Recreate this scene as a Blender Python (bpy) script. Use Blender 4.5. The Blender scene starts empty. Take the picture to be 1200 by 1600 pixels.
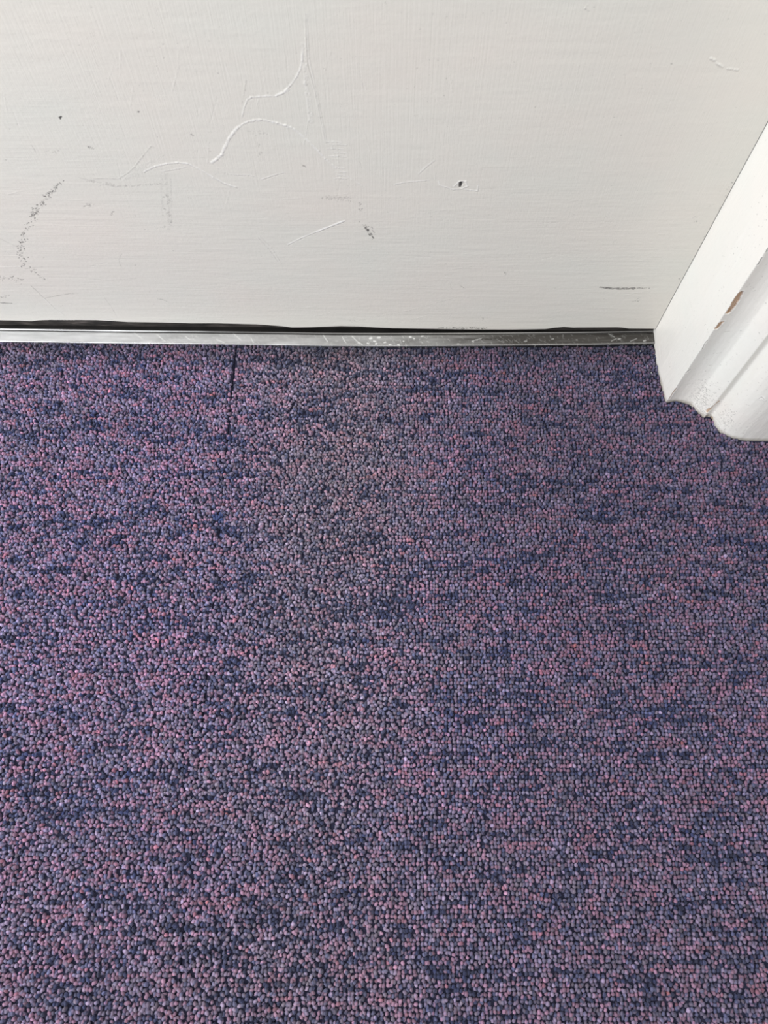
import bpy, math, random
import numpy as np

C = bpy.context.scene
COL = C.collection
RNG = np.random.default_rng(7)

# ------------------------------------------------------------------ camera, light, exposure
S = 0.75                       # metres per layout unit (layout unit = height of the phone above the carpet)
F_PX = 1200.0                  # focal length in pixels of the 1200x1600 frame
TH = math.atan(497.0 / 1200.0) # angle between the view axis and straight down

cam_d = bpy.data.cameras.new('camera')
cam = bpy.data.objects.new('camera', cam_d)
COL.objects.link(cam)
cam.location = (0, 0, S)
cam.rotation_euler = (TH, 0, 0)
cam_d.sensor_fit = 'VERTICAL'
cam_d.sensor_height = 36.0
cam_d.sensor_width = 27.0
cam_d.lens = 36.0 * F_PX / 1600.0
cam_d.clip_start = 0.01
cam_d.dof.use_dof = True
cam_d.dof.focus_distance = 1.10 * S
cam_d.dof.aperture_fstop = 11.0
C.camera = cam

world = bpy.data.worlds.new('room_daylight')
C.world = world
world.use_nodes = True
bg = world.node_tree.nodes['Background']
bg.inputs['Color'].default_value = (0.97, 0.985, 1.0, 1)
bg.inputs['Strength'].default_value = 0.64

def area(name, loc, target, sx, sy, power, color):
    d = bpy.data.lights.new(name, 'AREA')
    d.shape = 'RECTANGLE'; d.size = sx; d.size_y = sy
    d.energy = power; d.color = color
    o = bpy.data.objects.new(name, d)
    COL.objects.link(o)
    o.location = loc
    v = np.array(target, float) - np.array(loc, float)
    from mathutils import Vector
    o.rotation_euler = Vector(v).to_track_quat('-Z', 'Y').to_euler()
    return o
area('window_daylight', (-1.8, -0.25, 1.2), (0.0, 0.45, 0.0), 1.2, 1.4, 52, (0.97, 0.985, 1.0))
area('overhead_area_light', (0.5, -0.6, 2.4), (0.0, 0.4, 0.0), 0.9, 0.9, 14, (1.0, 0.95, 0.87))  # unseen warm area light, high behind the camera

C.view_settings.view_transform = 'Standard'
C.view_settings.look = 'None'
C.view_settings.exposure = 0.0
C.view_settings.gamma = 1.0
C.view_settings.use_curve_mapping = False
C.cycles.max_bounces = 6
C.cycles.diffuse_bounces = 4

# ------------------------------------------------------------------ calibration of measured positions
ST, CT = math.sin(TH), math.cos(TH)
def ray(u, v):
    a = (u - 600.0) / F_PX; b = (800.0 - v) / F_PX
    return a, ST + b * CT, -CT + b * ST
def on_floor(u, v, z=0.0):
    a, dy, dz = ray(u, v); t = (z - 1.0) / dz
    return a * t, dy * t
DY0, DM = 0.71957, -0.010714            # face of the door: y = DY0 + DM * x
def on_door(u, v):
    a, dy, dz = ray(u, v); t = DY0 / (dy - DM * a)
    return a * t, 1.0 + dz * t
def tag(o, label=None, cat=None, group=None, kind=None):
    if label: o['label'] = label
    if cat: o['category'] = cat
    if group: o['group'] = group
    if kind: o['kind'] = kind
    return o

# ------------------------------------------------------------------ mesh helpers
def mesh_np(name, V, Q, mat, parent=None, smooth=True, attrs=None, colors=None, T=None):
    """V (n,3) layout units, Q (m,4) quads, T optional triangles"""
    me = bpy.data.meshes.new(name)
    n = len(V); m = len(Q); k = 0 if T is None else len(T)
    me.vertices.add(n)
    me.vertices.foreach_set('co', (np.asarray(V, np.float32) * S).ravel())
    me.loops.add(m * 4 + k * 3)
    idx = np.asarray(Q, np.int32).ravel()
    starts = np.arange(m, dtype=np.int32) * 4
    if k:
        idx = np.concatenate([idx, np.asarray(T, np.int32).ravel()])
        starts = np.concatenate([starts, m * 4 + np.arange(k, dtype=np.int32) * 3])
    me.loops.foreach_set('vertex_index', idx)
    me.polygons.add(m + k)
    me.polygons.foreach_set('loop_start', starts)
    me.polygons.foreach_set('use_smooth', np.full(m + k, smooth))
    me.update(calc_edges=True)
    if attrs:
        for an, av in attrs.items():
            a = me.attributes.new(an, 'FLOAT', 'POINT')
            a.data.foreach_set('value', np.asarray(av, np.float32).ravel())
    if colors is not None:
        a = me.color_attributes.new('yarn', 'BYTE_COLOR', 'POINT')
        c = np.ones((n, 4), np.float32); c[:, :3] = colors
        a.data.foreach_set('color_srgb', c.ravel())
    me.materials.append(mat)
    o = bpy.data.objects.new(name, me)
    COL.objects.link(o)
    if parent: o.parent = parent
    return o

def grid_quads(r, c):
    i = np.arange(r * c).reshape(r, c)
    return np.stack([i[:-1, :-1], i[:-1, 1:], i[1:, 1:], i[1:, :-1]], -1).reshape(-1, 4)

def box(name, x0, x1, y0, y1, z0, z1, mat, parent=None, bevel=0.0):
    V = np.array([(x, y, z) for z in (z0, z1) for y in (y0, y1) for x in (x0, x1)], float)
    Q = [(0, 2, 3, 1), (4, 5, 7, 6), (0, 1, 5, 4), (2, 6, 7, 3), (0, 4, 6, 2), (1, 3, 7, 5)]
    o = mesh_np(name, V, Q, mat, parent, smooth=False)
    if bevel:
        b = o.modifiers.new('bevel', 'BEVEL'); b.width = bevel * S; b.segments = 3
    return o

def smooth_noise(shape, cell, rng, octaves=1):
    """value noise on an (r,c) lattice, cell = (rows, cols) per feature, range about -1..1"""
    r, c = shape; out = np.zeros(shape); amp = 1.0; tot = 0
    cr, cc = cell
    for _ in range(octaves):
        gr, gc = int(r / cr) + 3, int(c / cc) + 3
        g = rng.uniform(-1, 1, (gr, gc))
        y = np.arange(r) / cr; x = np.arange(c) / cc
        yi = y.astype(int); xi = x.astype(int)
        fy = y - yi; fx = x - xi
        fy = (fy * fy * (3 - 2 * fy))[:, None]; fx = (fx * fx * (3 - 2 * fx))[None, :]
        g00 = g[np.ix_(yi, xi)]; g01 = g[np.ix_(yi, xi + 1)]
        g10 = g[np.ix_(yi + 1, xi)]; g11 = g[np.ix_(yi + 1, xi + 1)]
        out += amp * ((g00 * (1 - fx) + g01 * fx) * (1 - fy) + (g10 * (1 - fx) + g11 * fx) * fy)
        tot += amp; amp *= 0.5; cr = max(1, cr / 2); cc = max(1, cc / 2)
    return out / tot

# ------------------------------------------------------------------ materials
class NT:
    def __init__(self, name):
        self.m = bpy.data.materials.new(name); self.m.use_nodes = True
        self.t = self.m.node_tree; self.b = self.t.nodes['Principled BSDF']
    def n(self, ty, **kw):
        x = self.t.nodes.new(ty)
        for k, v in kw.items(): setattr(x, k, v)
        return x
    def l(self, a, b): self.t.links.new(a, b)
    def set(self, **kw):
        for k, v in kw.items(): self.b.inputs[k.replace('_', ' ')].default_value = v
    def coords(self, scale):
        tc = self.n('ShaderNodeTexCoord'); mp = self.n('ShaderNodeMapping')
        mp.inputs['Scale'].default_value = scale
        self.l(tc.outputs['Object'], mp.inputs['Vector'])
        return mp.outputs['Vector']
    def noise(self, scale, vec, detail=3, rough=0.55):
        x = self.n('ShaderNodeTexNoise'); x.inputs['Scale'].default_value = scale
        x.inputs['Detail'].default_value = detail; x.inputs['Roughness'].default_value = rough
        self.l(vec, x.inputs['Vector']); return x.outputs['Fac']
    def math(self, op, a, b=None, c=None):
        x = self.n('ShaderNodeMath', operation=op)
        for i, q in enumerate((a, b, c)):
            if q is None: continue
            if isinstance(q, (int, float)): x.inputs[i].default_value = q
            else: self.l(q, x.inputs[i])
        return x.outputs[0]
    def mix(self, fac, a, b):
        x = self.n('ShaderNodeMix', data_type='RGBA')
        for s, q in (('Factor', fac), ('A', a), ('B', b)):
            sock = [i for i in x.inputs if i.name == s and (s == 'Factor' and i.type == 'VALUE' or s != 'Factor' and i.type == 'RGBA')][0]
            if isinstance(q, (int, float)): sock.default_value = q
            elif isinstance(q, tuple): sock.default_value = (*q, 1)
            else: self.l(q, sock)
        return [o for o in x.outputs if o.type == 'RGBA'][0]
    def attr(self, name):
        x = self.n('ShaderNodeAttribute', attribute_name=name); return x
    def ramp(self, fac, stops):
        x = self.n('ShaderNodeValToRGB'); e = x.color_ramp.elements
        e[0].position, e[0].color = stops[0][0], (*stops[0][1], 1)
        e[1].position, e[1].color = stops[-1][0], (*stops[-1][1], 1)
        for p, c in stops[1:-1]:
            q = e.new(p); q.color = (*c, 1)
        self.l(fac, x.inputs['Fac']); return x.outputs['Color']
    def bump(self, h, strength, dist, prev=None):
        x = self.n('ShaderNodeBump'); x.inputs['Strength'].default_value = strength
        x.inputs['Distance'].default_value = dist
        self.l(h, x.inputs['Height'])
        if prev: self.l(prev, x.inputs['Normal'])
        return x.outputs['Normal']

def paint_material(name, base, rough, brush=True, stroke=1.0):
    w = NT(name)
    # faint uneven tint of old gloss paint
    tint = w.noise(7.0, w.coords((1, 1, 1.4)), 3)
    c = w.mix(w.math('MULTIPLY_ADD', tint, 2.2, -0.6), tuple(b * f for b, f in zip(base, (1.015, 0.985, 0.985))),
              tuple(b * f for b, f in zip(base, (0.975, 0.995, 1.0))))
    speck = w.noise(420.0, w.coords((1, 1, 1)), 2)
    sp = w.math('MULTIPLY', w.math('GREATER_THAN', speck, 0.735), 0.35)
    c = w.mix(sp, c, tuple(b * 0.55 for b in base))
    pale = w.attr('pale').outputs['Fac']
    c = w.mix(pale, c, (0.88, 0.87, 0.84))
    dark = w.attr('dark').outputs['Fac']
    c = w.mix(dark, c, (0.075, 0.072, 0.07))
    wood = w.attr('wood').outputs['Fac']
    grain = w.noise(300, w.coords((1, 1, 0.12)), 3)
    wc = w.ramp(grain, [(0.3, (0.42, 0.24, 0.11)), (0.7, (0.68, 0.50, 0.38))])
    c = w.mix(wood, c, wc)
    grime_shade = w.attr('grime_shade').outputs['Fac']
    c = w.mix(grime_shade, c, (0.30, 0.26, 0.20))
    w.l(c, w.b.inputs['Base Color'])
    w.set(Roughness=rough, IOR=1.47)
    if brush:
        h1 = w.noise(60, w.coords((0.35, 1, 14)), 4, 0.6)      # horizontal brush marks
        h2 = w.noise(60, w.coords((12, 1, 0.35)), 4, 0.6)      # vertical brush marks
        patch = w.noise(3.0, w.coords((1, 1, 1)), 2)
        tc = w.n('ShaderNodeTexCoord'); sx = w.n('ShaderNodeSeparateXYZ'); w.l(tc.outputs['Object'], sx.inputs[0])
        f = w.math('ADD', w.math('MULTIPLY', sx.outputs['Z'], 3.2), w.math('MULTIPLY_ADD', patch, 2.0, -1.35))
        f = w.math('MINIMUM', w.math('MAXIMUM', f, 0.12), 0.88)
        mixh = w.math('ADD', w.math('MULTIPLY', h1, w.math('SUBTRACT', 1.0, f)), w.math('MULTIPLY', h2, f))
        n1 = w.bump(mixh, 0.55 * stroke, 0.0006)
    else:
        n1 = w.bump(w.noise(60, w.coords((4, 4, 0.8)), 4, 0.6), 0.5 * stroke, 0.0007)
    peel = w.noise(260, w.coords((1, 1, 1)), 2)
    n2 = w.bump(peel, 0.35, 0.0003, n1)
    w.l(n2, w.b.inputs['Normal'])
    return w.m

M_DOOR = paint_material('off_white_gloss_door_paint', (0.752, 0.735, 0.676), 0.42, stroke=0.6)
M_TRIM = paint_material('white_gloss_trim_paint', (0.82, 0.812, 0.765), 0.35, brush=False)

w = NT('matt_wall_paint'); w.set(Base_Color=(0.78, 0.77, 0.74, 1), Roughness=0.8)
w.l(w.bump(w.noise(220, w.coords((1, 1, 1)), 3), 0.3, 0.0006), w.b.inputs['Normal']); M_WALL = w.m

w = NT('brushed_aluminium')
br = w.noise(420, w.coords((0.05, 1, 1)), 3)
bl = w.noise(26, w.coords((1, 3, 1)), 3)
c = w.mix(w.math('MULTIPLY_ADD', bl, 1.6, -0.4), (0.66, 0.67, 0.68), (0.90, 0.91, 0.92))
c = w.mix(w.attr('grime_shade').outputs['Fac'], c, (0.10, 0.095, 0.09))
w.l(c, w.b.inputs['Base Color'])
w.set(Metallic=1.0, Roughness=0.4)
ra = w.n('ShaderNodeMapRange'); w.l(bl, ra.inputs['Value']); ra.inputs['To Min'].default_value = 0.28; ra.inputs['To Max'].default_value = 0.5
w.l(ra.outputs[0], w.b.inputs['Roughness'])
w.l(w.bump(br, 0.35, 0.0002), w.b.inputs['Normal'])
mixs = w.n('ShaderNodeMixShader'); dif = w.n('ShaderNodeBsdfDiffuse'); dif.inputs['Color'].default_value = (0.8, 0.8, 0.78, 1)
out = w.t.nodes['Material Output']
w.l(w.attr('pale').outputs['Fac'], mixs.inputs[0]); w.l(w.b.outputs[0], mixs.inputs[1]); w.l(dif.outputs[0], mixs.inputs[2])
w.l(mixs.outputs[0], out.inputs['Surface'])
M_METAL = w.m

w = NT('dark_gap_filler')  # for the added strip that blocks light under the door
n = w.noise(160, w.coords((0.25, 1, 1)), 4)
w.l(w.ramp(n, [(0.35, (0.02, 0.018, 0.017)), (0.55, (0.06, 0.052, 0.048)), (0.75, (0.16, 0.14, 0.13))]), w.b.inputs['Base Color'])
w.set(Roughness=0.6); w.l(w.bump(n, 0.8, 0.001), w.b.inputs['Normal']); M_FILLER = w.m

w = NT('carpet_backing'); w.set(Roughness=1.0)
n = w.noise(900, w.coords((1, 1, 1)), 2)
w.l(w.ramp(n, [(0.35, (0.008, 0.012, 0.035)), (0.7, (0.03, 0.026, 0.055))]), w.b.inputs['Base Color']); M_BACK = w.m

w = NT('heather_loop_yarn')
ya = w.attr('yarn'); 
fib = w.noise(1500, w.coords((1, 1, 1)), 3)
c = w.mix(w.math('MULTIPLY_ADD', fib, 0.5, -0.1), ya.outputs['Color'], (0.02, 0.02, 0.045))
w.l(c, w.b.inputs['Base Color'])
w.set(Roughness=0.72)
w.b.inputs['Specular IOR Level'].default_value = 0.35
w.b.inputs['Sheen Weight'].default_value = 0.35
w.b.inputs['Sheen Roughness'].default_value = 0.45
w.b.inputs['Sheen Tint'].default_value = (0.72, 0.72, 1.0, 1)
w.l(w.bump(fib, 0.6, 0.0005), w.b.inputs['Normal']); M_YARN = w.m

w = NT('white_lint'); w.set(Base_Color=(0.5, 0.5, 0.49, 1), Roughness=0.9); M_LINT = w.m

# ------------------------------------------------------------------ measured outlines
# front (carpet side) edge of the metal strip
F_EDGE = [(-90, 532.5), (0, 533.5), (133, 535.3), (200, 536.3), (300, 537.2), (400, 538.4), (500, 540), (600, 540.6), (700, 540.2),
          (800, 539.6), (925, 538.4), (1042, 536), (1120, 535)]
def edge_y(pts, z):
    P = np.array([on_floor(u, v, z) for u, v in pts])
    return lambda x: np.interp(x, P[:, 0], P[:, 1])
front_y = edge_y(F_EDGE, 0.0)
D_EDGE = [(-60, 502), (0, 501), (30, 501.4), (50, 502.5), (60, 501), (80, 500.3), (150, 500.8), (170, 502), (200, 504), (250, 504.6),
          (300, 506), (340, 506), (400, 507.5), (440, 510.5), (457, 513), (490, 512.3), (510, 511.5), (533, 510.3), (560, 510.9),
          (573, 511.8), (613, 514), (683, 515.3), (740, 516), (800, 515.8), (852, 515.1), (867, 513), (881, 511.8), (896, 513),
          (930, 512.6), (965, 512.3), (972, 512.8), (982, 514.4), (1056, 514.5), (1110, 514.5)]
DP = np.array([on_door(u, v) for u, v in D_EDGE])
door_z = lambda x: np.interp(x, DP[:, 0], DP[:, 1])
print('door edge z', DP[:, 1].min(), DP[:, 1].max(), 'front y', front_y(np.array([-.5, 0, .4])))
# outline of the architrave on the floor
CAS_PX = [(1027.5, 570), (1029, 580), (1035, 604), (1041, 627.5), (1044, 627), (1050, 625.5), (1058, 625), (1066, 626), (1074, 628),
          (1081, 631), (1085, 636), (1090, 641.5), (1096, 646.8), (1101.5, 651), (1103.5, 649.0), (1107, 647.8), (1111, 649.0), (1114, 653), (1116, 659),
          (1119, 666), (1126, 673), (1134, 678), (1144, 682), (1156, 685), (1172, 686.5), (1195, 687), (1225, 687.5), (1260, 688)]
CAS = np.array([on_floor(u, v) for u, v in CAS_PX])

# ------------------------------------------------------------------ room shell
XR = CAS[-1, 0]                          # outer end of the architrave face
WALL_Y = CAS[0, 1] + 0.004
box('floor', -1.8, 1.8, -1.6, 1.6, -0.06, -0.0085, M_BACK).__setitem__('kind', 'structure')
box('wall_right', 0.4375, 1.8, WALL_Y, WALL_Y + 0.17, -0.0085, 3.2, M_WALL)['kind'] = 'structure'
box('wall_left', -1.8, -0.86, WALL_Y, WALL_Y + 0.17, -0.0085, 3.2, M_WALL)['kind'] = 'structure'
box('wall_back', -0.86, 0.4375, WALL_Y, WALL_Y + 0.17, 2.75, 3.2, M_WALL)['kind'] = 'structure'

# architrave (trim_1): profile swept up, fine surface with the chips and cracks in the paint
def resample(P, step):
    d = np.r_[0, np.cumsum(np.hypot(*np.diff(P, axis=0).T))]
    n = int(d[-1] / step) + 1
    s = np.linspace(0, d[-1], n)
    return np.c_[np.interp(s, d, P[:, 0]), np.interp(s, d, P[:, 1])], s
prof, sarr = resample(CAS, 0.0008)
arr_s = [np.cumsum(np.hypot(*np.diff(CAS, axis=0).T))[i - 1] for i in (1, 3)]
wsm = np.clip(np.min([np.abs(sarr - a) for a in arr_s], axis=0) / 0.004 - 0.4, 0, 1)[:, None]
for _ in range(2):
    q = prof.copy(); q[1:-1] = (prof[:-2] + prof[2:] + prof[1:-1] * 2) / 4
    prof = prof * (1 - wsm) + q * wsm
k = np.array([1, 4, 6, 4, 1.]) / 16                                   # ease the arrises, as thick paint does
pp = np.pad(prof, ((2, 2), (0, 0)), 'edge')
prof = np.stack([np.convolve(pp[:, i], k, 'valid') for i in (0, 1)], 1)
zrow = np.r_[np.arange(-0.008, 0.43, 0.0009), np.linspace(0.45, 2.75, 60)]
nz, ns = len(zrow), len(prof)
tan = np.gradient(prof, axis=0); tan /= np.linalg.norm(tan, axis=1)[:, None]
nor = np.c_[-tan[:, 1], tan[:, 0]]
if nor[0, 0] > 0: nor = -nor                                           # outward: -x on the first (side) face
SS, ZZ = np.meshgrid(sarr, zrow)
X3 = np.broadcast_to(prof[:, 0], SS.shape); Y3 = np.broadcast_to(prof[:, 1], SS.shape)
disp = 0.00025 * smooth_noise(SS.shape, (40, 14), RNG, 3)
dark = np.zeros(SS.shape); wood = np.zeros(SS.shape); pale = np.zeros(SS.shape); grime_shade = np.zeros(SS.shape)
# where each surface point shows in the calibrated view: used once, to read the chips off at their true height
yc = Y3 * CT + (ZZ - 1) * ST; zc = Y3 * ST - (ZZ - 1) * CT
PU = 600 + F_PX * X3 / zc; PV = 800 - F_PX * yc / zc
def surf(u, v):
    i = np.argmin((PU - u) ** 2 + (PV - v) ** 2); return np.unravel_index(i, SS.shape)
wob = smooth_noise(SS.shape, (5, 4), RNG, 2)
def seg_dist(A, B, p, q):
    (a0, b0), (a1, b1) = p, q
    da, db = a1 - a0, b1 - b0; L = da * da + db * db + 1e-12
    t = np.clip(((A - a0) * da + (B - b0) * db) / L, 0, 1)
    return np.hypot(A - a0 - t * da, B - b0 - t * db), t
def chip(pts, rad, depth, target, amount=1.0, rim=True):
    global disp, pale
    ij = [surf(*p) for p in pts]
    d = np.full(SS.shape, 9.0)
    for a, b in zip(ij[:-1], ij[1:]):
        dd, t = seg_dist(SS, ZZ, (SS[a], ZZ[a]), (SS[b], ZZ[b])); d = np.minimum(d, dd)
    d = d + wob * rad * 0.55
    inside = np.clip((rad - d) / 0.0008, 0, 1)
    target[:] = np.maximum(target, inside * amount)
    disp -= depth * inside
    if rim:
        r = np.clip(1 - np.abs(d - rad - 0.0012) / 0.0011, 0, 1)
        disp += 0.0004 * r; pale[:] = np.maximum(pale, 0.7 * r)
chip([(1157, 459), (1151, 469), (1144, 480), (1139, 487)], 0.0040, 0.0018, wood)
chip([(1153, 464), (1147, 474), (1140, 486)], 0.0005, 0.0008, dark, 0.6, False)
chip([(1127, 504), (1120, 512)], 0.0031, 0.0012, wood)
chip([(1107, 531), (1101, 536), (1098, 545)], 0.0007, 0.0005, dark, 0.65)
chip([(1078, 578), (1072, 583)], 0.0011, 0.0006, dark, 0.5)
chip([(1057, 606), (1051, 614), (1046, 623)], 0.0010, 0.0006, wood, 0.85)
chip([(1122, 627), (1114, 635), (1105, 643)], 0.0024, 0.0008, wood, 0.8)
chip([(1112, 653), (1109, 655)], 0.0028, 0.0010, wood, 0.9)
chip([(1191, 403), (1184, 414)], 0.0009, 0.0009, dark, 0.7)
chip([(1199, 389), (1198, 393)], 0.0009, 0.0009, dark, 0.7, False)
chip([(1063, 603), (1090, 601), (1112, 600), (1126, 606)], 0.00035, 0.0003, dark, 0.5, False)
chip([(1141, 673), (1146, 663)], 0.0004, 0.0003, dark, 0.5, False)
chip([(1160, 678), (1172, 662), (1190, 650)], 0.0004, 0.0003, dark, 0.4, False)
chip([(1186, 623), (1190, 620), (1195, 625)], 0.0005, 0.0004, dark, 0.7)
chip([(1108, 571), (1113, 571)], 0.0007, 0.0002, grime_shade, 0.55, False)
chip([(1120, 552), (1127, 551)], 0.0006, 0.0002, grime_shade, 0.45, False)
chip([(1132, 519), (1140, 518)], 0.0008, 0.0002, grime_shade, 0.30, False)
# pin specks over the whole board, crowded at the foot of the round moulding
spots = []
for _ in range(260): spots.append((RNG.uniform(1030, 1198), RNG.uniform(300, 684), RNG.uniform(0.0003, 0.0006), RNG.uniform(0.2, 0.5)))
for _ in range(320): spots.append((RNG.normal(1098, 9), RNG.normal(622, 13), RNG.uniform(0.0003, 0.0006), RNG.uniform(0.3, 0.6)))
for _ in range(150): spots.append((RNG.normal(1135, 10), RNG.normal(655, 10), RNG.uniform(0.0003, 0.0006), RNG.uniform(0.25, 0.6)))
for u, v, r, am in spots:
    i, j = surf(u, v)
    if abs(PU[i, j] - u) + abs(PV[i, j] - v) > 3: continue
    sl = np.s_[max(0, i - 3):i + 4, max(0, j - 3):j + 4]
    g = np.clip(1.3 - np.hypot(SS[sl] - SS[i, j], ZZ[sl] - ZZ[i, j]) / (r * 1.6), 0, 1)
    dark[sl] = np.maximum(dark[sl], am * g); disp[sl] += 0.0003 * g * RNG.choice([-1, 1])
# grime along the foot and blistered paint at the base of the bead
foot = np.clip(1 - (ZZ + 0.001) / (0.004 + 0.002 * (1 + smooth_noise(SS.shape, (50, 9), RNG, 2))), 0, 1)
grime_shade = np.maximum(grime_shade, 0.55 * foot)
bead = (np.abs(SS - np.interp(1095, [p[0] for p in CAS_PX], np.r_[0, np.cumsum(np.hypot(*np.diff(CAS, axis=0).T))])) < 0.022)
disp += bead * np.clip(1 - ZZ / 0.035, 0, 1) * 0.0005 * smooth_noise(SS.shape, (3, 3), RNG, 2)
V = np.stack([X3 + nor[:, 0] * disp, Y3 + nor[:, 1] * disp, ZZ], -1)
# closing columns: back to the wall on both sides
cl = V[:, :1].copy(); cl[..., 1] = WALL_Y + 0.02
cr = V[:, -1:].copy(); cr[..., 0] += 0.006; cr2 = cr.copy(); cr2[..., 1] = WALL_Y + 0.001
V = np.concatenate([cl, V, cr, cr2], 1)
def pad(a):
    a = np.pad(a, ((0, 0), (1, 2)), 'edge'); a[:, :2] = 0; return a
arch = mesh_np('trim_1', V.reshape(-1, 3), grid_quads(nz, V.shape[1]), M_TRIM,
               attrs=dict(dark=pad(dark), wood=pad(wood), pale=pad(pale), grime_shade=pad(grime_shade)))
tag(arch, 'white gloss moulded architrave with chipped paint at the right of the door', 'architrave', kind='structure')
zero = lambda o: None
# door lining behind the architrave
jamb = box('trim_2', 0.4198, 0.4374, WALL_Y + 0.001, WALL_Y + 0.17, -0.004, 2.75, M_TRIM)
tag(jamb, 'white door lining hidden behind the moulded architrave', 'door frame', kind='structure')
jamb = box('trim_3', -0.86, -0.845, WALL_Y + 0.001, WALL_Y + 0.17, -0.004, 2.75, M_TRIM)
tag(jamb, 'white door lining at the far left side of the door', 'door frame', kind='structure')

# ------------------------------------------------------------------ door_1
DX0, DX1, STEP = -0.64, 0.4196, 0.00075
dx = np.arange(DX0, DX1, STEP)
dz = np.r_[np.arange(0, 0.30, STEP), np.arange(0.30, 0.56, 0.00085)]
nx, nr = len(dx), len(dz)
XX, RR = np.meshgrid(dx, dz)
ZD = door_z(XX) * np.clip(1 - RR / 0.02, 0, 1) + (0.012) * np.clip(RR / 0.02, 0, 1) + RR
h = 0.00012 * smooth_noise(XX.shape, (9, 60), RNG, 3) + 0.00035 * smooth_noise(XX.shape, (120, 160), RNG, 2)
dk = np.zeros(XX.shape, np.float32); pl = np.zeros(XX.shape, np.float32); wd = np.zeros(XX.shape, np.float32); gm = np.zeros(XX.shape, np.float32)
fine = smooth_noise(XX.shape, (1.6, 1.6), RNG)
med = smooth_noise(XX.shape, (5, 5), RNG)
PX = 0.00090                                # about one photo pixel on the door
def stroke(pts, width=1.2, height=0.0, d=0.0, p=0.0, rough=0.0, red=False, g=0.0):
    P = [on_door(*q) for q in pts]; wr = width * PX * 0.5
    for (x0, z0), (x1, z1) in zip(P[:-1], P[1:]):
        m = 3 * wr + 0.003
        j0 = int((min(x0, x1) - m - DX0) / STEP); j1 = int((max(x0, x1) + m - DX0) / STEP) + 1
        j0 = max(j0, 0); j1 = min(j1, nx)
        if j1 <= j0: continue
        rows = np.where((dz > min(z0, z1) - 0.022 - m) & (dz < max(z0, z1) + 0.01 + m))[0]
        if not len(rows): continue
        sl = np.s_[rows[0]:rows[-1] + 1, j0:j1]
        dd, t = seg_dist(XX[sl], ZD[sl], (x0, z0), (x1, z1))
        dd = dd + med[sl] * wr * 0.5
        f = np.clip((wr + 0.00028 - dd) / 0.0006, 0, 1)
        br = np.clip(1 - rough + fine[sl] * rough * 2.2, 0, 1)
        f = f * br
        h[sl] += np.clip(height * f - np.maximum(h[sl] * 0, 0), -1, 1) if height else 0
        if d: dk[sl] = np.maximum(dk[sl], d * f)
        if p: pl[sl] = np.maximum(pl[sl], p * f)
        if g: gm[sl] = np.maximum(gm[sl], g * f)
def ridge(pts, width=2.0, hh=0.0004, p=0.55, rough=0.15):
    hh *= 0.5; p = min(1, p * 1.2)
    stroke(pts, width, hh, 0, p, rough)
    stroke([(u + 1.4, v + 1.6) for u, v in pts], 1.0, -0.00025, 0.12, 0, 0.5)
def speckle(pts, spread, n, d=(0.35, 0.85), size=(0.7, 1.6)):
    P = np.array(pts, float); L = np.r_[0, np.cumsum(np.hypot(*np.diff(P, axis=0).T))]
    for _ in range(n):
        s = RNG.uniform(0, L[-1]); u = np.interp(s, L, P[:, 0]) + RNG.normal(0, spread); v = np.interp(s, L, P[:, 1]) + RNG.normal(0, spread * 0.6)
        q = RNG.uniform(*size)
        stroke([(u, v), (u + RNG.uniform(-1, 1.5) * q, v + RNG.uniform(-1, 1) * q)], q, -0.0001, RNG.uniform(*d))
# raised drips and scratches under the paint
ridge([(473, 77), (472, 95), (469, 108), (463, 120), (454, 133), (446, 141)], 2.0)
ridge([(450, 140), (440, 146), (432, 149)], 3.6, 0.0006, 0.7)
ridge([(432, 150), (415, 150), (392, 152), (386, 156)], 1.8)
stroke([(384, 124), (382, 140), (378, 160)], 1.6, 0.0002, 0.12, 0, 0.5)
ridge([(386, 156), (382, 167), (378, 183)], 2.0, 0.0004, 0.4, 0.3)
ridge([(331, 254), (338, 249), (346, 242), (352, 229), (358, 217), (364, 208), (371, 200)], 3.2, 0.0006, 0.6, 0.2)
ridge([(371, 200), (379, 194), (387, 190), (397, 188), (408, 187), (420, 189)], 3.0, 0.0005, 0.55, 0.25)
ridge([(420, 189), (433, 192), (445, 196), (460, 202)], 3.2, 0.0007, 0.65, 0.3)
ridge([(462, 204), (483, 221), (497, 236), (508, 248), (525, 262)], 2.6, 0.0006, 0.6, 0.35)
ridge([(525, 262), (550, 281), (569, 292)], 2.0, 0.0003, 0.45, 0.4)
stroke([(477, 20), (478, 60), (480, 100), (492, 142), (500, 183), (508, 221)], 1.3, 0.0003, 0.16, 0.0, 0.1)
stroke([(479, 20), (482, 90), (494, 142), (502, 183), (510, 221)], 1.2, 0.0003, 0, 0.4, 0.2)
stroke([(474, 70), (478, 130), (486, 190)], 5, 0.0002, 0.04, 0.25, 0.4)
for (u0, v0, u1) in ((508, 222, 534), (520, 226, 541), (512, 232, 536), (516, 238, 541), (514, 244, 541), (522, 262, 538), (524, 268, 541), (526, 274, 540), (522, 279, 542)):
    ridge([(u0, v0), ((u0 + u1) / 2, v0 + RNG.uniform(-1, 1)), (u1, v0 + 1)], 1.2, 0.0004, 0.55, 0.3)
ridge([(225, 268), (242, 260), (260, 256), (277, 254), (294, 256), (308, 262), (320, 269), (333, 277), (352, 287), (369, 292)], 2.4, 0.0005, 0.55, 0.2)
stroke([(333, 277), (352, 289), (371, 294)], 1.8, 0, 0.22, 0, 0.4)
ridge([(252, 268), (275, 264), (290, 261)], 1.6, 0.0004, 0.4, 0.3)
ridge([(333, 256), (342, 263), (354, 271), (372, 273), (388, 273), (402, 276)], 1.4, 0.0003, 0.4, 0.4)
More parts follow.
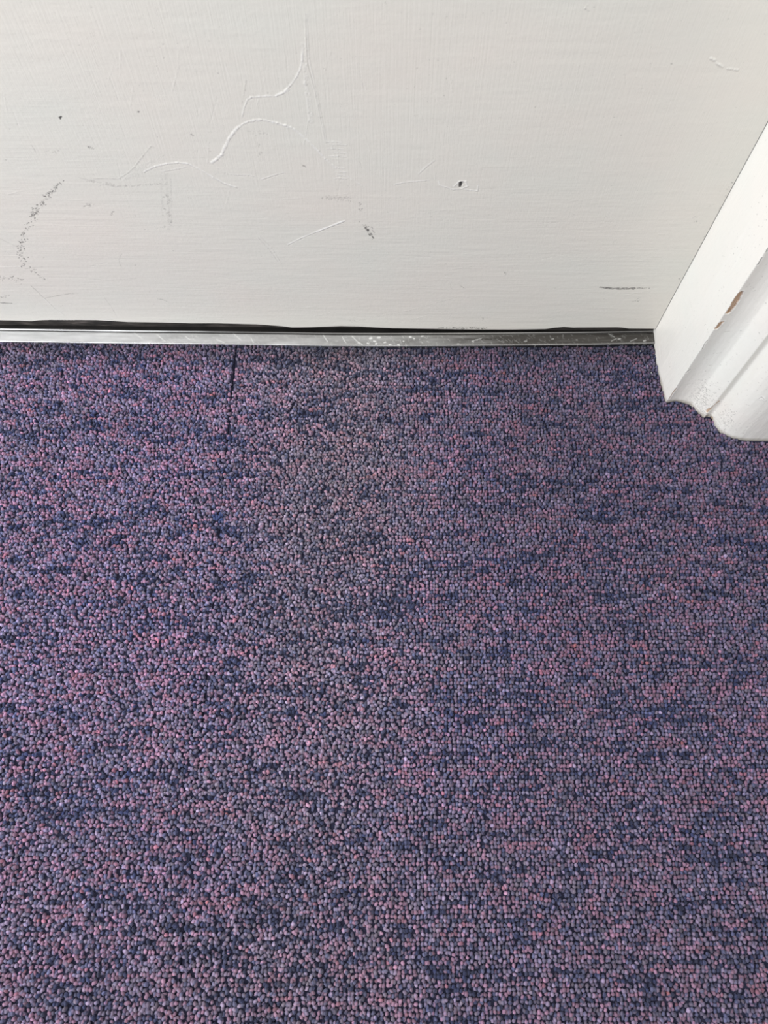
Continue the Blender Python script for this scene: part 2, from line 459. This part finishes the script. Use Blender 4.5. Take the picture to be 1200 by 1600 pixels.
ridge([(408, 280), (420, 276), (432, 272), (444, 269)], 1.4, 0.0003, 0.45, 0.3)
ridge([(450, 382), (470, 372), (492, 363)], 1.4, 0.0004, 0.7, 0.0)
ridge([(492, 363), (515, 354), (538, 345)], 2.2, 0.0005, 0.9, 0.0)
stroke([(500, 361), (538, 347)], 1.0, 0, 0.25, 0, 0.1)
ridge([(617, 288), (627, 286), (637, 284), (652, 283), (671, 281)], 1.6, 0.0003, 0.5, 0.2)
ridge([(654, 271), (666, 260), (679, 250)], 1.4, 0.0003, 0.45, 0.2)
ridge([(685, 283), (687, 289), (697, 292), (708, 296), (722, 295), (735, 297), (746, 298), (747, 290)], 1.6, 0.0004, 0.6, 0.1)
ridge([(709, 291), (718, 283), (728, 283), (730, 291), (720, 295)], 2.2, 0.0005, 0.6, 0.1)
stroke([(720, 285), (719, 291)], 3.6, -0.0009, 1.0, 0)
stroke([(723, 284), (723, 286)], 1.5, -0.0005, 0.6, 0)
stroke([(402, 371), (418, 388), (433, 408)], 1.2, 0.0003, 0.14, 0.2, 0.3)
stroke([(406, 370), (424, 388), (438, 410)], 1.2, 0.0003, 0.10, 0.3, 0.3)
for (a, b) in (((1110, 92), (1118, 96)), ((1118, 99), (1130, 106)), ((1136, 108), (1153, 110))):
    stroke([a, b], 1.6, 0.0005, 0.22, 0.0, 0.3); stroke([(a[0] + 1, a[1] - 2), (b[0], b[1] - 2)], 2, 0.0004, 0, 0.5, 0.3)
# black scuffs and pencil-thin scratches
speckle([(508, 310), (546, 311)], 3.0, 60, (0.12, 0.35))
speckle([(562, 318), (564, 329)], 1.2, 10, (0.3, 0.7))
speckle([(571, 352), (575, 362), (581, 370), (585, 377)], 2.0, 34, (0.6, 1.0), (0.9, 2.0))
speckle([(566, 345), (588, 368)], 3.5, 12, (0.3, 0.6))
speckle([(96, 285), (79, 302), (55, 330), (41, 359), (32, 387), (38, 416)], 3.4, 170, (0.4, 0.95), (0.7, 1.6))
speckle([(58, 322), (52, 334)], 3.5, 30, (0.5, 0.95))
speckle([(262, 300), (263, 330), (265, 355)], 3.5, 50, (0.12, 0.4))
stroke([(252, 262), (253, 300), (254, 335)], 3, 0, 0.10, 0, 0.5)
stroke([(259, 270), (263, 310), (265, 358)], 4, 0, 0.13, 0, 0.5)
stroke([(267, 280), (268, 352)], 2, 0, 0.14, 0, 0.5)
stroke([(122, 277), (146, 283), (163, 288)], 1.2, 0, 0.22, 0, 0.3)
stroke([(160, 287), (181, 291), (210, 290), (235, 288), (262, 287)], 3.2, 0.0001, 0.24, 0, 0.55)
stroke([(146, 279), (170, 278), (184, 280), (200, 270), (210, 261), (222, 245), (236, 228), (242, 231)], 1.1, 0.0002, 0.22, 0, 0.3)
for i in range(9):
    u = 190 + i * 5
    stroke([(u, 284 - i * 2), (u + 26, 258 - i * 2)], 0.9, 0.0002, 0.10, 0.08, 0.5)
stroke([(48, 226), (53, 232), (57, 240)], 1.2, 0, 0.25, 0, 0.3)
speckle([(68, 238), (90, 237)], 2.0, 18, (0.12, 0.3))
speckle([(137, 229), (146, 233)], 1.5, 12, (0.2, 0.6)); stroke([(140, 230), (180, 231)], 1, 0, 0.08, 0.1, 0.4)
speckle([(133, 322), (146, 319)], 2.0, 12, (0.2, 0.6)); speckle([(174, 335), (178, 329)], 1.2, 9, (0.3, 0.7))
speckle([(140, 283), (200, 292)], 2.5, 25, (0.1, 0.3))
stroke([(-20, 368), (0, 373), (17, 381), (30, 387)], 1.2, 0, 0.25, 0, 0.2)
stroke([(0, 417), (38, 416)], 1.2, 0.0003, 0.05, 0.4, 0.3); stroke([(38, 420), (52, 418), (67, 417)], 1.3, 0, 0.3, 0, 0.4)
speckle([(-10, 433), (12, 434), (34, 440)], 3.2, 42, (0.3, 0.7)); speckle([(45, 418), (56, 428), (72, 437)], 1.8, 26, (0.3, 0.7))
stroke([(48, 446), (58, 455), (69, 466)], 1.3, 0, 0.32, 0, 0.2)
stroke([(69, 466), (88, 462), (108, 459), (122, 459)], 1.7, 0, 0.36, 0, 0.35)
stroke([(69, 466), (85, 482), (100, 492)], 1.3, 0.0003, 0.08, 0.4, 0.2)
stroke([(-15, 472), (0, 473), (18, 474)], 2.2, 0, 0.75, 0, 0.2); speckle([(-10, 466), (12, 462)], 2.0, 14, (0.3, 0.7))
stroke([(190, 397), (186, 405), (187, 412), (191, 419)], 1.1, 0, 0.25, 0, 0.3)
stroke([(140, 436), (169, 438), (190, 437), (213, 435)], 1.0, 0, 0.22, 0, 0.3)
stroke([(163, 465), (175, 481), (183, 496)], 1.1, 0, 0.22, 0, 0.2)
stroke([(246, 467), (253, 468), (261, 471)], 1.3, 0, 0.55, 0, 0.2)
stroke([(160, 498), (190, 502)], 1.0, 0, 0.2, 0, 0.4)
speckle([(93, 184), (94, 184)], 0.3, 4, (0.8, 1.0), (1.4, 2)); speckle([(216, 175), (217, 175)], 0.3, 3, (0.6, 0.9), (1.2, 1.6))
speckle([(475, 259), (476, 260)], 0.6, 4, (0.4, 0.7)); speckle([(299, 210), (300, 211)], 0.6, 3, (0.4, 0.7))
speckle([(385, 205), (415, 210)], 3, 14, (0.1, 0.3)); speckle([(405, 225), (408, 250)], 2, 12, (0.1, 0.25))
stroke([(938, 448.5), (952, 450.5), (967, 451), (990, 451)], 4.2, 0, 0.75, 0, 0.2)
stroke([(985, 450.5), (1000, 450), (1014, 450.5)], 2.8, 0, 0.6, 0, 0.45)
stroke([(995, 467.5), (999, 465.5)], 1.4, 0, 0.5, 0, 0.2); speckle([(990, 472), (1000, 470)], 2, 5, (0.2, 0.5))
speckle([(718, 447), (728, 452)], 1.2, 6, (0.2, 0.5)); stroke([(705, 440), (703, 448), (708, 453)], 1.0, 0, 0.2, 0, 0.3)
speckle([(748, 499), (756, 498)], 1.8, 7, (0.3, 0.6), (0.6, 1.0)); stroke([(548, 503), (600, 492), (640, 485), (720, 462)], 0.9, 0.0002, 0.12, 0, 0.4)
speckle([(685, 512.5), (760, 513)], 1.0, 60, (0.5, 0.95)); speckle([(545, 503), (552, 501)], 1.5, 7, (0.3, 0.6))
speckle([(788, 426), (792, 429)], 1.2, 5, (0.3, 0.6)); stroke([(918, 8), (914, 13), (920, 17)], 1.3, 0.0003, 0.2, 0.2, 0.3)
speckle([(1050, 500), (1075, 450), (1110, 380), (1150, 290)], 9, 110, (0.12, 0.45)); speckle([(1083, 343), (1092, 346)], 3, 9, (0.15, 0.4), (0.6, 1.1))
speckle([(1062, 438), (1080, 440), (1090, 470)], 5, 30, (0.3, 0.6))
for _ in range(90):
    u, v = RNG.uniform(0, 1150), RNG.uniform(0, 500); speckle([(u, v), (u + 1, v)], 0.4, 1, (0.15, 0.45), (0.7, 1.2))
for _ in range(110):
    u, v = RNG.uniform(0, 1050), RNG.uniform(60, 500); an = RNG.uniform(-0.25, 0.25) if v > 300 else RNG.uniform(1.2, 1.9)
    L = RNG.uniform(10, 45)
    stroke([(u, v), (u + L * math.cos(an), v + L * math.sin(an))], 0.9, 0.0002 * RNG.choice([-1, 1]), RNG.uniform(0, 0.05), RNG.uniform(0, 0.22), 0.4)
# broken paint edge along the bottom
eg = np.clip(1 - RR / (0.0012 + 0.0010 * np.clip(smooth_noise((1, nx), (1, 18), RNG, 3), 0, 1)), 0, 1)
dk = np.maximum(dk, 0.75 * eg.astype(np.float32))
h += -0.0010 * np.clip(1 - RR / 0.0022, 0, 1) ** 2
YD = DY0 + DM * XX
V = np.stack([XX, YD - h, ZD], -1)
bot = V[:1].copy(); bot[..., 1] += 0.004; bot[..., 2] += 0.0004
bot2 = bot.copy(); bot2[..., 1] = YD[:1] + 0.055
top = V[-1:].copy(); top[..., 2] = 2.74
top2 = top.copy(); top2[..., 1] = YD[:1] + 0.055
V = np.concatenate([bot2, bot, V, top, top2, bot2], 0)
padv = lambda a: np.pad(a, ((2, 3), (0, 0)), 'edge')
dkp = padv(dk); dkp[:2] = 0.85; dkp[-3:] = 0
door = mesh_np('door_1', V.reshape(-1, 3), grid_quads(V.shape[0], nx), M_DOOR,
               attrs=dict(dark=dkp, pale=padv(pl), wood=padv(wd), grime_shade=padv(gm)))
tag(door, 'scratched off white painted door above the metal threshold strip', 'door', kind='structure')
# far left run of the same door leaf, out of frame
side = box('door_edge_stile', -0.846, DX0 + 0.0004, DY0 + 0.0067, DY0 + 0.062, 0.016, 2.74, M_DOOR, door)
# dark strip added under the door to fill the gap and block light
SX = np.linspace(-0.84, 0.4190, 700); sr = np.linspace(-0.001, 0.026, 14)
A, B = np.meshgrid(SX, sr)
Vs = np.stack([A, DY0 + DM * A + 0.0050 + 0.0006 * smooth_noise(A.shape, (3, 9), RNG, 2), B], -1)
bk = Vs[-1:].copy(); bk[..., 1] += 0.02; bb = Vs[:1].copy(); bb[..., 1] += 0.02
Vs = np.concatenate([bb, Vs, bk, bb], 0)
filler = mesh_np('gap_filler', Vs.reshape(-1, 3), grid_quads(Vs.shape[0], len(SX)), M_FILLER, door)
filler['label'] = 'dark strip added to fill the gap under the door'

# ------------------------------------------------------------------ metal threshold strip
tx = np.arange(-0.84, 0.4194, 0.0008)
prof_t = [(-0.0006, -0.006), (-0.0008, 0.0002), (-0.0003, 0.0010), (0.0006, 0.0012), (0.0014, 0.0010)]
for q in np.linspace(0.0022, 0.0172, 20): prof_t.append((q, 0.0010 + 0.0022 * (q / 0.0172)))
prof_t += [(0.0180, 0.0024), (0.0184, 0.0008), (0.0190, 0.0006), (0.0196, 0.0010)]
for q in np.linspace(0.25, math.pi - 0.1, 9): prof_t.append((0.0216 - 0.0020 * math.cos(q), 0.0008 + 0.0024 * math.sin(q)))
prof_t += [(0.0242, 0.0006), (0.10, 0.0005), (0.10, -0.006)]
prof_t = np.array(prof_t)
TX, TP = np.meshgrid(tx, np.arange(len(prof_t)))
TY = front_y(TX) + prof_t[TP, 0]; TZ = prof_t[TP, 1].copy()
TZ += 0.00012 * smooth_noise(TX.shape, (6, 60), RNG, 2)
gr = np.zeros(TX.shape); pt = np.zeros(TX.shape)
gr += 0.06 + 0.48 * np.clip((TX + 0.32) / 0.40, 0, 1) + 0.48 * np.clip((TX - 0.02) / 0.2, 0, 1)  # painted light: bright by the window at left, shaded towards the architrave
gr += 0.18 * smooth_noise(TX.shape, (5, 50), RNG, 3)
gr[(prof_t[:, 0] > 0.0178) & (prof_t[:, 0] < 0.0198)] = 0.9
sel = (prof_t[:, 0] > 0.0198) & (prof_t[:, 0] < 0.0242)
gr[sel] = np.clip((TX[sel] + 0.40) / 0.22, 0, 0.8)
gr[prof_t[:, 0] >= 0.0242] = 0.9
lip = (prof_t[:, 0] < 0.002); gr[lip] *= 0.75
def tmark(pts, wpx, am):
    P = [on_floor(u, v, 0.002) for u, v in pts]; wr = wpx * 0.00038; am *= 0.8 if pts[0][0] < 700 else 0.45
    for p, q in zip(P[:-1], P[1:]):
        j0 = max(0, int((min(p[0], q[0]) - 0.004 - tx[0]) / 0.0008)); j1 = int((max(p[0], q[0]) + 0.004 - tx[0]) / 0.0008) + 1
        d, t = seg_dist(TX[:, j0:j1], TY[:, j0:j1], p, q)
        pt[:, j0:j1] = np.maximum(pt[:, j0:j1], am * np.clip((wr + 0.0004 - d) / 0.0006, 0, 1))
for a, b in (((290, 526), (297, 531)), ((338, 530), (350, 535)), ((365, 522), (376, 531)), ((392, 528), (396, 535)), ((245, 523), (258, 533)),
             ((550, 526), (562, 537)), ((505, 524), (512, 534)), ((535, 527), (540, 535)), ((740, 532), (752, 529)), ((950, 522), (960, 527)),
             ((955, 533), (963, 529)), ((985, 533), (995, 529)), ((210, 521), (222, 529)), ((560, 534), (566, 538))):
    tmark([a, b], 1.2, 0.75)
for u, v, q in ((578, 529, 4), (584, 533, 3), (590, 528, 3), (574, 536, 2.5), (587, 537, 3), (608, 538, 2), (622, 538, 3), (640, 527, 3), (646, 529, 2),
                (658, 526, 2), (738, 533, 3), (744, 531, 2), (1006, 532.5, 3), (966, 530, 2), (630, 533, 2), (600, 535, 2), (715, 537, 2), (862, 530, 1.5),
                (820, 533, 1.5), (900, 531, 1.5)):
    tmark([(u, v), (u + RNG.uniform(1, 4), v + RNG.uniform(-1, 1))], q, 0.85)
for _ in range(560):
    u = RNG.uniform(0, 1040); v = RNG.uniform(522, 537)
    tmark([(u, v), (u + RNG.uniform(0, 5), v + RNG.uniform(0, 4))], RNG.uniform(0.2, 0.9), RNG.uniform(0.15, 0.5))
pt[prof_t[:, 0] > 0.0178] = 0
V = np.stack([TX, TY, TZ], -1)
th = mesh_np('threshold_strip', V.reshape(-1, 3), grid_quads(len(prof_t), len(tx)), M_METAL,
             attrs=dict(grime_shade=np.clip(gr, 0, 1), pale=pt))
tag(th, 'scratched aluminium threshold strip between the carpet and the door', 'threshold')

# ------------------------------------------------------------------ carpet of loop pile, two lengths meeting at a seam
PXX, PYY = 0.0044, 0.0046
sa, sb = on_floor(368, 540), on_floor(274, 1590)
sm1, sm2 = on_floor(361, 612), on_floor(355, 680)
def seam_x(y):
    return np.interp(-y, [-0.72, -sm1[1], -sm2[1], -sb[1], 0.8], [sa[0] + 0.0005, sm1[0], sm2[0], sb[0], sb[0] - (0.8 + sb[1]) * 0.0])
rows = np.arange(-0.52, 0.72, PYY); cols = np.arange(-0.95, 0.95, PXX)
GX, GY = np.meshgrid(cols, rows); sh = GX.shape
# how disturbed the pile is: trodden at the left and near the camera, regular at the right
disturb = np.clip(0.5 - (GX - 0.02) / 0.12, 0, 1) * 0.62 * (1 - 0.45 * np.clip((0.15 - GY) / 0.3, 0, 1)) + np.clip((0.25 - GY) / 0.3, 0, 1) * 0.12
disturb = np.clip(disturb + 0.25 * smooth_noise(sh, (22, 22), RNG, 2), 0.10, 1)
jx = RNG.normal(0, 1, sh); jy = RNG.normal(0, 1, sh)
waver = 0.0022 * smooth_noise(sh, (14, 14), RNG, 2)
CX = GX + jx * PXX * 0.24 * (0.80 + disturb * 0.45) + waver
CY = GY + jy * PYY * 0.24 * (0.55 + disturb * 0.45) + 0.0022 * smooth_noise(sh, (14, 14), RNG, 2)
CX += np.where(np.arange(sh[0]) % 2 == 0, 0.25, -0.25)[:, None] * PXX * np.clip(disturb, 0.2, 1)
yaw = RNG.normal(0, 0.40, sh) * (1.0 + 2.2 * disturb) + RNG.choice([0, 1.57], sh) * (RNG.random(sh) < 0.35 * disturb)
lean = RNG.normal(0, 0.22, sh) * (0.6 + disturb)
# yarn colour: space dyed along the rows, so streaks run left to right
a1 = smooth_noise(sh, (1, 4.5), RNG, 2); a2 = smooth_noise(sh, (2.2, 13), RNG, 2); a3 = RNG.normal(0, 0.55, sh)
nav = 0.80 * a1 + 0.65 * a2 + 0.38 * a3
b1 = smooth_noise(sh, (1, 4), RNG, 2); b2 = smooth_noise(sh, (2.5, 6), RNG, 2); b3 = RNG.normal(0, 0.5, sh)
pnk = 0.8 * b1 + 0.65 * b2 + 0.4 * b3
NAVY = np.array([34, 48, 92]) / 255; SLATE = np.array([96, 104, 142]) / 255; LILAC = np.array([163, 147, 178]) / 255
PINK = np.array([192, 120, 140]) / 255; ROSE = np.array([184, 134, 162]) / 255; CORAL = np.array([200, 116, 118]) / 255
GREYY = np.array([142, 132, 150]) / 255
def pick(sel, a, b): return np.where(sel[..., None], a, b)
base = np.broadcast_to(LILAC, sh + (3,)).copy()
base = pick(RNG.random(sh) < 0.30, GREYY, base)
base = pick(RNG.random(sh) < 0.13, SLATE, base)
base = pick(pnk > 0.05, ROSE, base); base = pick(pnk > 0.66, PINK, base); base = pick(pnk > 1.15, CORAL, base)
base = pick(nav > 0.34, SLATE, base); base = pick(nav > 0.56, NAVY, base)
second = pick(nav > 0.05, NAVY, np.broadcast_to(SLATE, sh + (3,)))
second = pick(RNG.random(sh) < 0.25, ROSE * 0.9, second); second = pick(pnk > 0.5, LILAC * 0.9, second); second = pick(RNG.random(sh) < 0.3, base, second)
# soiling: a dull brownish traffic lane from the door towards the camera
u0 = GX; lane = np.exp(-((u0 + 0.06 + 0.05 * (0.5 - GY)) / 0.15) ** 2) * np.clip(0.4 + 0.9 * GY, 0.0, 1)
lane = np.clip(lane + 0.25 * smooth_noise(sh, (20, 24), RNG, 2), 0, 1)
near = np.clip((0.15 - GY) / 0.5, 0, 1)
edge_shade = np.clip(1 - (front_y(GX) - GY) / 0.05, 0, 1) ** 1.3 * 0.38  # shade beside the door, put into the yarn colour along the strip
right_dark = np.clip((GX + 0.02) / 0.25, 0, 1) * np.clip(0.45 + GY, 0.3, 1)          # yarn deeper in tone towards the right and the door
tone = (1 - edge_shade) * (1 - 0.22 * right_dark) * np.clip(1 + RNG.normal(0, 0.12, sh), 0.6, 1.4)
def soil_shade(c):
    g = c.mean(-1, keepdims=True)
    f = (0.42 * lane)[..., None]
    c = c * (1 - f) + f * (g * np.array([1.0, 0.94, 0.90]))
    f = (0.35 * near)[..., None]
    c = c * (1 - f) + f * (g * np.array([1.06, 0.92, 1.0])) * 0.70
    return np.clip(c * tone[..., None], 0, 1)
MEAN = np.array([126, 112, 142]) / 255
base = (base * 0.90 + MEAN * 0.10) * np.array([0.91, 0.90, 0.94]); second = (second * 0.85 + MEAN * 0.15) * 0.92
base = soil_shade(base); second = soil_shade(second)

# where pile stands: up to the metal, round the foot of the architrave, away from the seam
cas_y = np.interp(CX, CAS[:, 0], CAS[:, 1])
leftw = np.clip((-0.05 - CX) / 0.2, 0, 1)
limit = front_y(CX) - 0.0022 + 0.0022 * leftw
limit = np.where(CX > 9, np.minimum(limit, np.where(CX > 0.4183, cas_y - 0.0028, CAS[2, 1])), limit)
sideface = (CX > np.interp(CY, CAS[3::-1, 1], CAS[3::-1, 0]) - 0.0012) & (CY > cas_y - 0.0022)
ok = (CY < limit) & ~sideface
sxx = seam_x(CY)
gap = 0.0002 + np.abs(RNG.normal(0, 0.00035, sh)) + 0.0019 * np.clip((CY - 0.592) / 0.02, 0, 1) + 0.0006 * np.clip((CY - 0.50) / 0.05, 0, 1) * (CY < 0.592) + 0.0005 * np.clip((-CY - 0.05) / 0.15, 0, 1)
ds = CX - sxx
ok &= (np.abs(ds) > gap)
height = 0.0007 * smooth_noise(sh, (18, 18), RNG, 2) + RNG.normal(0, 0.0006, sh) - 0.0016 * (1 - 1.6 * leftw) * np.clip(1 - (front_y(CX) - CY) / 0.009, 0, 1) + 0.0008 * np.exp(-((ds + 0.006) / 0.006) ** 2) * np.clip((CY - 0.5) / 0.1, 0, 1)
cx0, cy0 = on_floor(340, 806)
bumpk = np.exp(-((CX - cx0) ** 2 + (CY - cy0) ** 2) / (2 * 0.006 ** 2))
height += 0.0025 * bumpk
for arr in (base, second): arr[bumpk > 0.4] = NAVY * 1.1 + 0.05

def build_pile(mask, name, parent, M, K, full):
    x = CX[mask]; y = CY[mask]; ya = yaw[mask]; ln = lean[mask]; hz = height[mask]; n = len(x)
    t = np.linspace(0.0, math.pi, M); ph = np.arange(K) * 2 * math.pi / K
    a = RNG.uniform(0.0006, 0.0010, n) + 0.0013 * disturb[mask] * RNG.random(n)
    r = RNG.uniform(0.00170, 0.00222, n) - 0.00020 * disturb[mask]; hh = RNG.uniform(0.0026, 0.0038, n)
    tw = RNG.uniform(1.6, 2.6, n) * RNG.choice([1, 1, -1], n); p0 = RNG.uniform(0, 6.28, n)
    T, PH = np.meshgrid(t, ph, indexing='ij')                          # (M,K)
    T = T[None]; PH = PH[None]
    a_, r_, h_ = (q[:, None, None] for q in (a, r, hh))
    ply = np.cos(2 * (PH - tw[:, None, None] * T / 1.6 - p0[:, None, None]))
    rr = r_ * (0.86 + 0.14 * np.sin(T)) * (1 + 0.24 * ply) if full else r_ * (0.9 + 0.1 * np.sin(T)) * np.ones_like(PH)
    # arch in the local (along, up) plane, ring normal frame
    cxl = -a_ * np.cos(T); czl = h_ * np.sin(T)
    tx_ = a_ * np.sin(T); tz_ = h_ * np.cos(T); tl = np.sqrt(tx_ ** 2 + tz_ ** 2)
    nx_, nz_ = -tz_ / tl, tx_ / tl
    al = cxl + rr * np.cos(PH) * nx_; up = czl + rr * np.cos(PH) * nz_; ac = rr * np.sin(PH) * np.ones_like(T)
    ac = ac + ln[:, None, None] * up * 1.0
    c_, s_ = np.cos(ya)[:, None, None], np.sin(ya)[:, None, None]
    X = x[:, None, None] + ac * c_ - al * s_; Y = y[:, None, None] + ac * s_ + al * c_
    Z = up - (0.0034 + 0.0020) + hz[:, None, None]
    V = np.stack([X, Y, Z], -1) + RNG.normal(0, 0.00013, X.shape + (3,))
    V = V.reshape(-1, 3)
    b = base[mask][:, None, None, :]; s2 = second[mask][:, None, None, :]
    f = np.clip(0.45 + 1.3 * ply, 0, 1)[..., None] * 0.85
    col = (b * (1 - f) + s2 * f).reshape(-1, 3)
    i = np.arange(M)[:-1, None] * K + np.arange(K)[None]; j = np.arange(M)[:-1, None] * K + (np.arange(K)[None] + 1) % K
    q = np.stack([i, j, j + K, i + K], -1).reshape(-1, 4)
    Q = (q[None] + (np.arange(n) * M * K)[:, None, None]).reshape(-1, 4)
    return V, Q, col

vis_x = 0.5 * (1.0 / (ST * 0 + 1)) # generous bound of the framed floor
zc_ = CY * ST + CT
inframe = (np.abs(CX) < 0.5 * zc_ + 0.03) & (CY > -0.235)
def carpet(sel, label, x0f, x1f):
    # backing slab: rows of quads following the seam and the metal edge
    yy = np.linspace(-0.52, 0.70, 160); xs = np.linspace(0, 1, 60)
    L = x0f(yy); R = x1f(yy)
    X = L[:, None] * (1 - xs) + R[:, None] * xs; Y = np.broadcast_to(yy[:, None], X.shape).copy()
    Y = np.minimum(Y, front_y(X) - 0.001)
    V = np.stack([X, Y, np.full_like(X, -0.0052)], -1)
    V2 = V.copy(); V2[..., 2] = -0.0084
    n = V.shape[0] * V.shape[1]
    Q = grid_quads(*X.shape)
    root = mesh_np('carpet', np.concatenate([V.reshape(-1, 3), V2.reshape(-1, 3)]), np.concatenate([Q, Q[:, ::-1] + n]), M_BACK)
    tag(root, label, 'carpet')
    vs, qs, cs, off = [], [], [], 0
    for m, M, K, full in ((sel & ok & inframe, 6, 8, True), (sel & ok & ~inframe, 5, 5, False)):
        v, q, c = build_pile(m, '', None, M, K, full)
        vs.append(v); qs.append(q + off); cs.append(c); off += len(v)
    o = mesh_np('loop_pile', np.concatenate(vs), np.concatenate(qs), M_YARN, root, colors=np.concatenate(cs))
    o['kind'] = 'stuff'
    print(label, len(vs[0]) // 48, 'loops')
    return root
carpet(ds < 0, 'purple and navy loop pile carpet left of the thin seam', lambda y: np.full_like(y, -0.955), lambda y: seam_x(y) - 0.0008)
carpet(ds > 0, 'purple and navy loop pile carpet right of the seam, up to the architrave', lambda y: seam_x(y) + 0.0008, lambda y: np.full_like(y, 0.955))

# tiny white flakes of paint lying on the pile below the strip
for u, v, lab in ((957, 545, 'tiny white flake touching the metal strip, left one of two'), (1001, 548, 'tiny white flake by the metal strip just left of the architrave'),
                  (1012, 571, 'tiny white flake on the carpet beside the architrave corner, upper of a pair'),
                  (1018, 582, 'tiny white flake on the carpet beside the architrave corner, lower of a pair'),
                  (868, 592, 'lone tiny white flake on open carpet, farthest left of the flakes')):
    x, y = on_floor(u, v, 0.002)
    an = RNG.uniform(0, 3.1, 6); rr = RNG.uniform(0.0007, 0.0012, 6)
    th_ = np.linspace(0, 2 * math.pi, 7)[:-1]
    top = np.c_[x + rr * np.cos(th_), y + rr * np.sin(th_), np.full(6, 0.0012)]
    low = top - [0, 0, 0.0006]
    Q = [(i, (i + 1) % 6, (i + 1) % 6 + 6, i + 6) for i in range(6)]
    T = [(0, i, i + 1) for i in range(1, 5)] + [(6, i + 7, i + 6) for i in range(1, 5)]
    o = mesh_np('paint_flake', np.r_[top, low], Q, M_LINT, smooth=False, T=T)
    tag(o, lab, 'paint flake', 'white paint flakes on the carpet')
